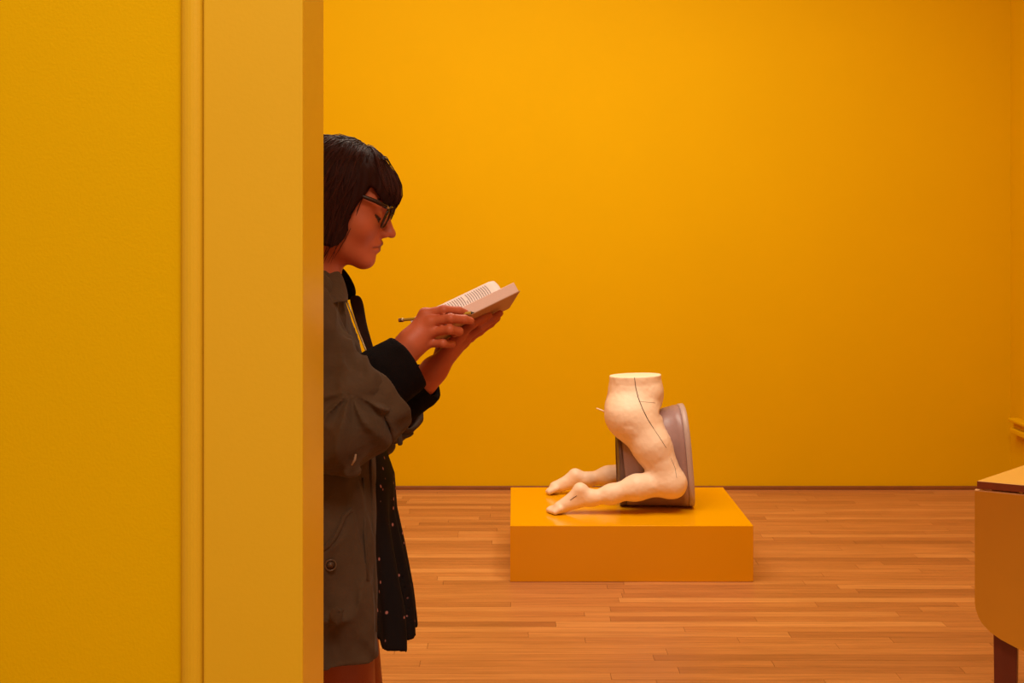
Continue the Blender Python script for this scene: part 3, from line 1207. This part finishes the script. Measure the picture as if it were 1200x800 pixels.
def coat_solid(p):
    zs = [W(0, y)[2] for y in (800, 740, 680, 620, 560, 500, 450, 400, 365, 345, 330)]
    cx = [W(x, 0)[0] for x in (388, 386, 385, 384, 380, 374, 366, 352, 350, 352, 356)]
    rx = [0.138, 0.134, 0.130, 0.126, 0.126, 0.122, 0.122, 0.130, 0.116, 0.090, 0.06]
    ry = [0.262, 0.252, 0.238, 0.222, 0.205, 0.192, 0.190, 0.195, 0.190, 0.140, 0.075]
    d = loft(p, zs, cx, [YW] * 11, rx, ry, 2.3)
    d = smin(d, cone(p, R_SH, L_SH, 0.062, 0.062), 0.05)
    z = p[:, 2]
    low = np.clip((W(0, 560)[2] - z) * 6, 0, 1)
    w = 0.010 * fold(p, (10, 10, 3.2), 31) + 0.006 * fold(p, (24, 24, 7), 32) + 0.0035 * fold(p + 0.05 * noise(p * 7, 35)[:, None], (45, 45, 30), 33)
    pl = 0.006 * np.sin((p[:, 0] * 0.75 + 0.22 * z) * 120 + 5 * noise(p * 5, 34)) * np.clip((z - W(0, 470)[2]) * 7, 0, 1)
    rid = 1 - np.abs(noise((p + 0.04 * noise(p * 6, 37)[:, None]) * np.array([13, 13, 9]), 36))
    rid2 = 1 - np.abs(noise((p + 0.05 * noise(p * 5, 38)[:, None]) * np.array([17, 17, 5]), 39))
    return d + low * w + (1 - low) * 0.6 * w + pl * 0.5 - 0.011 * (rid ** 4) * low - 0.007 * (rid2 ** 3)


def coat_sdf(p):
    d = coat_solid(p) * 0.85
    d = smax(d, -(d + 0.011), 0.002)
    z = p[:, 2]
    # open at the front: nothing in front of the slanted edge
    fr = coat_front(z) + 0.004 * noise(p * np.array([8, 8, 10]), 41)
    back = np.clip((p[:, 1] - YW + 0.05) * 3, 0, 0.07)      # the far side hangs further open
    d = smax(d, p[:, 0] - fr + back, 0.003)
    hem = CZ0 + 0.006 * noise(p * 12, 42) - 0.03 * np.clip((p[:, 1] - YW + 0.25) * 5, 0, 1)
    d = smax(d, hem - z, 0.003)
    # neck opening
    d = smax(d, -cone(p, NECK0 + np.array([0.02, 0, 0.05]), NECK1 + np.array([0.012, 0, 0.03]), 0.085, 0.066), 0.01)
    return d


V, Q = surface(coat_sdf, (-0.80, 1.90, CZ0 - 0.05), (-0.06, 2.70, 1.46), 0.0040)
V, Q = drop_islands(V, Q)
coat = np_mesh('coat', V, Q, M['coat'], person)


def sleeve_sdf(sh, el, wr, frac, seed):
    el = np.asarray(el)
    end = el + (wr - el) * frac

    def f(p):
        ax = (end - el) / np.linalg.norm(end - el)
        t = (p - el) @ ax
        s = smin(cone(p, sh, el, 0.064, 0.073), smax(cone(p, el, end + ax * 0.05, 0.071, 0.066), t - np.linalg.norm(end - el), 0.004), 0.035)
        u = (el - sh) / np.linalg.norm(el - sh)
        a = (p - sh) @ u
        fw = 0.005 * np.sin(a * 95 + 5 * noise(p * 9, seed)) * np.clip((a - 0.12) * 9, 0, 1)
        fw += 0.009 * noise(p * np.array([16, 16, 8]), seed + 1) + 0.003 * noise(p * 38, seed + 2)
        # folds that radiate from the crook of the arm
        ck = el + np.array([0.025, 0, 0.075])
        v = p - ck
        ang = np.arctan2(v[:, 2], v[:, 0])
        rr = np.sqrt((v ** 2).sum(1))
        fw += 0.015 * (np.abs(np.sin(ang * 5.5 + 0.8 * noise(p * 9, seed + 3))) - 0.5) * np.exp(-((rr - 0.085) / 0.045) ** 2) * np.clip(-(v[:, 2]) * 40 + 0.2, 0, 1)
        wp = p + 0.03 * noise(p * 8, seed + 5)[:, None]
        fw += 0.0055 - 0.011 * (1 - np.abs(noise(wp * np.array([15, 15, 6.5]), seed + 6))) ** 3
        fw += (0.004 - 0.009 * (1 - np.abs(noise(wp * np.array([30, 16, 5.0]) + 3.7, seed + 7))) ** 3) * np.clip((0.25 - a) * 8, 0, 1)
        return (s + fw) * 0.85
    return f


def build_sleeve(sh, el, wr, frac, seed):
    pts = np.stack([sh, el, wr])
    V, Q = surface(sleeve_sdf(sh, el, wr, frac, seed), pts.min(0) - 0.13, pts.max(0) + 0.13, 0.0038)
    V, Q = drop_islands(V, Q)
    return np_mesh('sleeve', V, Q, M['coat'], coat)


CR_SH, CR_EL = R_SH + np.array([0.0, -0.005, -0.01]), W(399, 503, -0.21)
CL_SH, CL_EL = L_SH, W(414, 508, 0.20)
build_sleeve(CR_SH, CR_EL, RW0, 0.40, 50)
build_sleeve(CL_SH, CL_EL, LW0, 0.55, 60)


def cuff_band(name, c0, c1, r0, r1, th, material, seed, amp, parent, squash=1.0):
    c0, c1 = np.asarray(c0), np.asarray(c1)
    ax = (c1 - c0) / np.linalg.norm(c1 - c0)
    L = np.linalg.norm(c1 - c0)

    def f(p):
        t = (p - c0) @ ax
        q = p - c0 - t[:, None] * ax
        q = q * np.array([1, 1 / squash, 1])
        r = np.sqrt((q ** 2).sum(1))
        R = r0 + (r1 - r0) * np.clip(t / L, 0, 1) + amp * noise(p * np.array([22, 22, 22]), seed) + amp * 0.5 * noise(p * 50, seed + 1)
        d = np.abs(r - R) - th
        e = 0.004 * noise(p * 20, seed + 2)
        return smax(d, np.maximum(-t, t - L - e), 0.003)
    lo, hi = np.minimum(c0, c1) - 0.12, np.maximum(c0, c1) + 0.12
    V, Q = surface(f, lo, hi, 0.0030)
    V, Q = drop_islands(V, Q)
    return np_mesh(name, V, Q, material, parent)


# turned-back coat cuffs, then the wide black knitted cuffs worn beneath
tc = cuff_band('turned_cuff', W(424, 482, -0.185), W(447, 462, -0.155), 0.074, 0.071, 0.0045, M['coat'], 70, 0.006, coat, 0.8)
cuff_band('turned_cuff', W(448, 492, 0.150), W(468, 474, 0.120), 0.058, 0.060, 0.0045, M['coat'], 74, 0.006, coat, 0.9)
jumper = cuff_band('knitted_cuff', W(433, 456, -0.125), W(479, 424, -0.095), 0.058, 0.052, 0.005, M['black'], 80, 0.003, person, 0.95)
cuff_band('knitted_cuff', W(462, 474, 0.085), W(501, 446, 0.060), 0.042, 0.036, 0.005, M['black'], 84, 0.003, person, 0.95)

# small coat details
def sheet(name, rows, th, material, parent, smooth=True):
    """grid of points (rows x cols) thickened by a solidify modifier"""
    nr, nc = len(rows), len(rows[0])
    V = [tuple(q) for r in rows for q in r]
    Fc = [(i * nc + j, i * nc + j + 1, (i + 1) * nc + j + 1, (i + 1) * nc + j) for i in range(nr - 1) for j in range(nc - 1)]
    o = mesh_obj(name, V, Fc, material, parent, smooth)
    m = o.modifiers.new('thickness', 'SOLIDIFY')
    m.thickness = th
    m.offset = 0
    s = o.modifiers.new('smooth', 'SUBSURF')
    s.levels = s.render_levels = 2
    return o


# collar flap of the coat (near side), folded outwards
sheet('collar', [
    [W(352, 334, -0.115), W(374, 325, -0.105), W(388, 319, -0.085), W(398, 315, -0.055)],
    [W(352, 348, -0.185), W(376, 341, -0.170), W(393, 333, -0.135), W(404, 328, -0.080)],
    [W(354, 361, -0.225), W(378, 354, -0.205), W(396, 346, -0.165), W(408, 342, -0.110)],
    [W(358, 368, -0.230), W(382, 359, -0.215), W(400, 352, -0.170), W(409, 357, -0.125)]], 0.005, M['coat'], coat)
# far collar and lapel hanging forward
sheet('collar', [
    [W(384, 312, 0.070), W(396, 311, 0.060), W(402, 313, 0.050)],
    [W(388, 328, 0.095), W(402, 324, 0.085), W(412, 326, 0.075)],
    [W(394, 344, 0.110), W(408, 340, 0.100), W(419, 341, 0.090)],
    [W(400, 352, 0.115), W(409, 352, 0.108), W(416, 350, 0.100)]], 0.005, M['black'], coat)
sheet('lapel', [
    [W(408, 347, 0.100), W(416, 345, 0.094), W(423, 346, 0.090)],
    [W(412, 362, 0.106), W(420, 358, 0.100), W(427, 358, 0.094)],
    [W(418, 380, 0.108), W(424, 376, 0.103), W(429, 378, 0.098)],
    [W(424, 398, 0.110), W(431, 396, 0.105), W(435, 398, 0.100)],
    [W(431, 418, 0.112), W(436, 416, 0.108), W(440, 416, 0.104)],
    [W(436, 440, 0.112), W(440, 438, 0.108), W(443, 438, 0.104)]], 0.005, M['coatdark'], coat)
# pale zip edge along the near front
tube('zip_edge', [W(406, 352, -0.105), W(412, 366, -0.105), W(420, 388, -0.110), W(428, 408, -0.118), W(432, 420, -0.125)], 0.0017, M['metal'], coat, 6)
# pocket and its button
CBV = BVHTree.FromPolygons([v.co for v in coat.data.vertices], [tuple(f.vertices) for f in coat.data.polygons])


def on_coat(px, py, lift=0.002):
    o = Vector((0, 0, CAMZ))
    hit = CBV.ray_cast(o, (Vector(W(px, py)) - o).normalized())
    return (hit[0] + hit[1] * lift, hit[1]) if hit[0] is not None else (Vector(W(px, py, -.22)), Vector((0, -1, 0)))


pk = [(376, 646), (384, 640), (392, 630), (399, 616), (404, 604), (412, 596)]
tube('pocket_edge', [on_coat(a, b, 0.001)[0] for a, b in pk], 0.0042, M['coat'], coat, 8)
bp, bn = on_coat(386, 661.5, 0.003)


def disc(name, c, n, r, th, material, parent):
    n = Vector(n).normalized()
    u = n.cross(Vector((0, 0, 1))).normalized()
    w = n.cross(u)
    prof = [(r * 0.72, th * 0.5), (r * 0.8, th), (r * 0.95, th), (r, th * 0.6), (r, 0.0)]
    V, Fc = [], []
    K = 20
    for rr, hh in prof:
        for k in range(K):
            a = 2 * math.pi * k / K
            V.append(c + (u * math.cos(a) + w * math.sin(a)) * rr + n * hh)
    for i in range(len(prof) - 1):
        for k in range(K):
            Fc.append((i * K + k, i * K + (k + 1) % K, (i + 1) * K + (k + 1) % K, (i + 1) * K + k))
    Fc.append(tuple(range(K)))
    return mesh_obj(name, V, Fc, material, parent)


disc('button', bp, (bn + Vector((0, -1.5, 0))), 0.0105, 0.004, M['button'], coat)
# seam welt down the coat front
for pts in ([(437, 530), (438, 570), (440, 620), (442, 680), (443, 740)], [(428, 560), (430, 620), (434, 680)]):
    tube('front_welt', [on_coat(a - 3, b, 0.0005)[0] for a, b in pts], 0.0028, M['coat'], coat, 6)
# drawcord ends with metal tips at the waist
for a, b, c2, d2 in ((399, 515, 396, 522), (417, 532, 412, 545)):
    p0, p1 = Vector(W(a, b, -0.30 if a < 410 else -0.275)), Vector(W(c2, d2, -0.30 if a < 410 else -0.275))
    tube('drawcord', [p0, (p0 + p1) / 2 + Vector((0.002, 0, 0)), p1], [0.0016, 0.0022, 0.0016], M['cord'], coat, 8)
# cuff tab that hangs loose below the sleeve
sheet('cuff_tab', [[W(463, 500, -0.10), W(470, 498, -0.10)], [W(465, 510, -0.102), W(471, 508, -0.102)], [W(466, 517, -0.104), W(472, 515, -0.104)], [W(465, 523, -0.104), W(473, 522, -0.104)]], 0.004, M['coat'], coat)
# shoes, below the picture's lower edge
for s in (-1, 1):
    ank = np.array([FOOTX - 0.03, YW + s * 0.09, 0.085])
    toe = ank + np.array([0.15, s * 0.02, -0.062])

    def shoe(p, ank=ank, toe=toe):
        d = smin(cone(p, ank + np.array([-0.03, 0, -0.048]), toe, 0.041, 0.033), cone(p, ank + np.array([0, 0, -.03]), ank + np.array([0, 0, 0.0]), 0.046, 0.046), 0.02)
        d = smax(d, p[:, 2] - 0.085, 0.004)
        d = smax(d, -ball(p, ank + np.array([0, 0, 0.03]), 0.04), 0.004)
        return smax(d, 0.0005 - p[:, 2], 0.004)
    V, Q = surface(shoe, ank + np.array([-.12, -.09, -.1]), toe + np.array([.1, .1, .14]), 0.005)
    V, Q = drop_islands(V, Q)
    np_mesh('shoe', V, Q, M['shoe'], person)

# ------------------------------------------------------------------ glasses
gl = bpy.data.objects.new('eyeglasses', None)
gl.location = tuple(from_head((0.10, 0, 0.01)))
link(gl)
tag(gl, 'tortoiseshell eyeglasses worn by the reading woman', 'glasses')
TILT = math.atan2(0.0091, 0.044)
GX = 0.1055


def lens_pt(cy, u, v):
    # u lateral, v up from the lens centre; front plane leans back below, wraps a little
    z = 0.0085 + v
    return from_head((GX + (v - 0.02) * math.tan(TILT) - 0.05 * abs(cy + u) ** 1.0 * 0.9, cy + u, z))


for s in (-1, 1):
    outl = []
    for k in range(28):
        a = 2 * math.pi * k / 28
        ca, sa = math.cos(a), math.sin(a)
        outl.append(lens_pt(s * 0.0335, 0.0265 * math.copysign(abs(ca) ** 0.72, ca), 0.0215 * math.copysign(abs(sa) ** 0.75, sa) * (1.0 if sa > 0 else 0.98)))
    rim = tube('rim', outl, [0.0024 if 4 < k < 10 or k < 3 else 0.0019 for k in range(28)], M['frame'], gl, 8, True)
    cpt = np.mean(outl, 0)
    V = [tuple(cpt + HF * 0.0004)] + [tuple(o) for o in outl] + [tuple(cpt - HF * 0.0008)] + [tuple(o - HF * 0.0012) for o in outl]
    Fc = [(0, 1 + k, 1 + (k + 1) % 28) for k in range(28)] + [(29, 30 + (k + 1) % 28, 30 + k) for k in range(28)]
    Fc += [(1 + k, 30 + k, 30 + (k + 1) % 28, 1 + (k + 1) % 28) for k in range(28)]
    mesh_obj('lens', V, Fc, M['glass'], rim)
    h = from_head((GX - 0.004 - 0.0025, s * 0.0640, 0.028))
    tp = tube('temple', [h, from_head((0.078, s * 0.0705, 0.0335)), from_head((0.045, s * 0.0745, 0.0385)), from_head((0.0, s * 0.080, 0.038)), from_head((-0.022, s * 0.079, 0.020))],
         [0.0040, 0.0040, 0.0036, 0.003, 0.002], M['frame'], gl, 8)
    tube('hinge', [from_head((GX - 0.003, s * 0.0605, 0.0265)), h, from_head((GX - 0.014, s * 0.0660, 0.0292))], [0.0021, 0.0033, 0.0031], M['metal'], tp, 8)
tube('bridge', [lens_pt(-0.0335, 0.0262, 0.006), from_head((GX + 0.002, 0, 0.017)), lens_pt(0.0335, -0.0262, 0.006)], 0.002, M['frame'], gl, 8)

# ------------------------------------------------------------------ book
bk = bpy.data.objects.new('open_book', None)
bk.location = tuple(W(548, 380, 0.03))
link(bk)
tag(bk, 'open paperback book held up in the reading woman\'s hands', 'book')
ps, el_ = math.radians(20), math.radians(23.5)
bs = np.array([math.cos(el_) * math.cos(ps), math.cos(el_) * math.sin(ps), math.sin(el_)])      # along the spine, away from the reader
b1 = np.array([-math.sin(ps), math.cos(ps), 0])
b2 = np.cross(bs, b1)
BL, BW_, BT = 0.195, 0.118, 0.020
FT = W(609.5, 341, -0.030)            # top corner of the near fore-edge, cover side
al = math.radians(22)
wn = math.cos(al) * b1 - math.sin(al) * b2       # from fore-edge to spine
nn_ = math.cos(al) * b2 + math.sin(al) * b1      # page side of the near half
C0 = FT - bs * BL                                # near bottom corner


def hexa(bm, o, a, b, c_):
    pts = [o, o + a, o + a + b, o + b]
    add_poly_prism(bm, [tuple(q) for q in pts], tuple(c_))


bm = bmesh.new()
hexa(bm, C0 + bs * 0.002 + wn * 0.0015 + nn_ * 0.001, bs * (BL - 0.004), wn * (BW_ - 0.002), nn_ * BT)
bmesh.ops.bevel(bm, geom=list(bm.edges), offset=0.0008, segments=1, affect='EDGES')
blk = bm_obj('page_block', bm, M['pageedge'], bk)
bm = bmesh.new()
hexa(bm, C0, bs * BL, wn * BW_, nn_ * 0.001)
cv = bm_obj('cover', bm, M['cover'], bk)
# far half: a thinner stack curling up, its top skewed outwards as the loose pages slide
S0 = C0 + wn * BW_
G0, G1 = S0 + nn_ * BT, S0 + bs * BL + nn_ * BT
O1 = W(577, 328, 0.185)
O0 = O1 - (G1 - G0) * 1.0
mid1 = (G1 + O1) / 2 + np.array([0.006, 0, 0.010])
mid0 = mid1 - (G1 - G0)
NU, NV = 14, 12


def far_pt(u, v, lift=0.0):
    a = G0 * (1 - u) ** 2 + mid0 * 2 * u * (1 - u) + O0 * u * u
    b = G1 * (1 - u) ** 2 + mid1 * 2 * u * (1 - u) + O1 * u * u
    p = a * (1 - v) + b * v
    tu = 2 * (1 - u) * (mid0 - G0) + 2 * u * (O0 - mid0)
    n = np.cross(bs, tu)
    return p + n / np.linalg.norm(n) * lift


def patch(name, lift0, lift1, material, parent):
    V, Fc = [], []
    for L in (lift0, lift1):
        for i in range(NU + 1):
            for j in range(NV + 1):
                u, v = i / NU, j / NV
                # rounded outer corners
                if u > 0.86:
                    r = (u - 0.86) / 0.14
                    k = 0.045 * (1 - math.sqrt(max(0, 1 - r * r)))
                    v = k + v * (1 - 2 * k)
                V.append(far_pt(u, v, L))
    n = (NU + 1) * (NV + 1)
    w = NV + 1
    for i in range(NU):
        for j in range(NV):
            a = i * w + j
            Fc.append((a, a + 1, a + w + 1, a + w))
            Fc.append((n + a, n + a + w, n + a + w + 1, n + a + 1))
    per = [j for j in range(w)] + [i * w + NV for i in range(1, NU + 1)] + [NU * w + j for j in range(NV - 1, -1, -1)] + [i * w for i in range(NU - 1, 0, -1)]
    for k in range(len(per)):
        a, b = per[k], per[(k + 1) % len(per)]
        Fc.append((a, n + a, n + b, b))
    o = mesh_obj(name, V, Fc, material, parent)
    bmx = bmesh.new()
    bmx.from_mesh(o.data)
    bmesh.ops.recalc_face_normals(bmx, faces=bmx.faces)
    bmx.to_mesh(o.data)
    bmx.free()
    return o


pg = patch('page_stack', 0.0, -0.007, M['paper'], bk)
patch('cover', -0.0072, -0.0082, M['cover'], bk)
# spine joining both covers
sp = [S0, S0 + (far_pt(0, 0, -0.0082) - S0) * 0.5 - nn_ * 0.004 + wn * 0.004, far_pt(0, 0, -0.0082)]
V = []
for q in sp:
    V += [q, q + bs * BL]
sheet('spine', [[V[0], V[1]], [V[2], V[3]], [V[4], V[5]]], 0.001, M['cover'], bk)
# printed lines: ragged runs of words across the page
rt = random.Random(3)
PV, PF = [], []
for li in range(31):
    v0 = 0.09 + li * 0.0262
    u = 0.16
    end = 0.90 if rt.random() < 0.85 else rt.uniform(0.4, 0.8)
    while u < end:
        wl = rt.uniform(0.03, 0.095)
        ue = min(u + wl, end)
        o = len(PV)
        K = 3
        for k in range(K + 1):
            uu = u + (ue - u) * k / K
            PV.append(far_pt(uu, v0, 0.0003))
            PV.append(far_pt(uu, v0 + 0.0098, 0.0003))
        for k in range(K):
            PF.append((o + 2 * k, o + 2 * k + 1, o + 2 * k + 3, o + 2 * k + 2))
        u = ue + 0.012
tx_ = mesh_obj('printed_text', PV, PF, M['ink'], pg)
tx_['kind'] = 'stuff'

# ------------------------------------------------------------------ pencil
pa, pb = W(467, 375.3, -0.066), W(556, 366, -0.070)
pc = bpy.data.objects.new('pencil', None)
pc.location = tuple((pa + pb) / 2)
link(pc)
tag(pc, 'short yellow pencil gripped in the reading woman\'s fingers', 'pencil')
dp = (pb - pa)
tube('shaft', [pa + dp * 0.07, pa + dp * 0.955], 0.0031, M['pencil'], pc, 6)
tube('ferrule', [pa + dp * 0.025, pa + dp * 0.07], 0.0039, M['metal'], pc, 10)
tube('eraser', [pa, pa + dp * 0.004, pa + dp * 0.025], [0.003, 0.0037, 0.0037], M['eraser'], pc, 10)
tube('sharpened_tip', [pa + dp * 0.955, pa + dp * 0.99, pa + dp], [0.0031, 0.001, 0.0003], M['lead'], pc, 6)
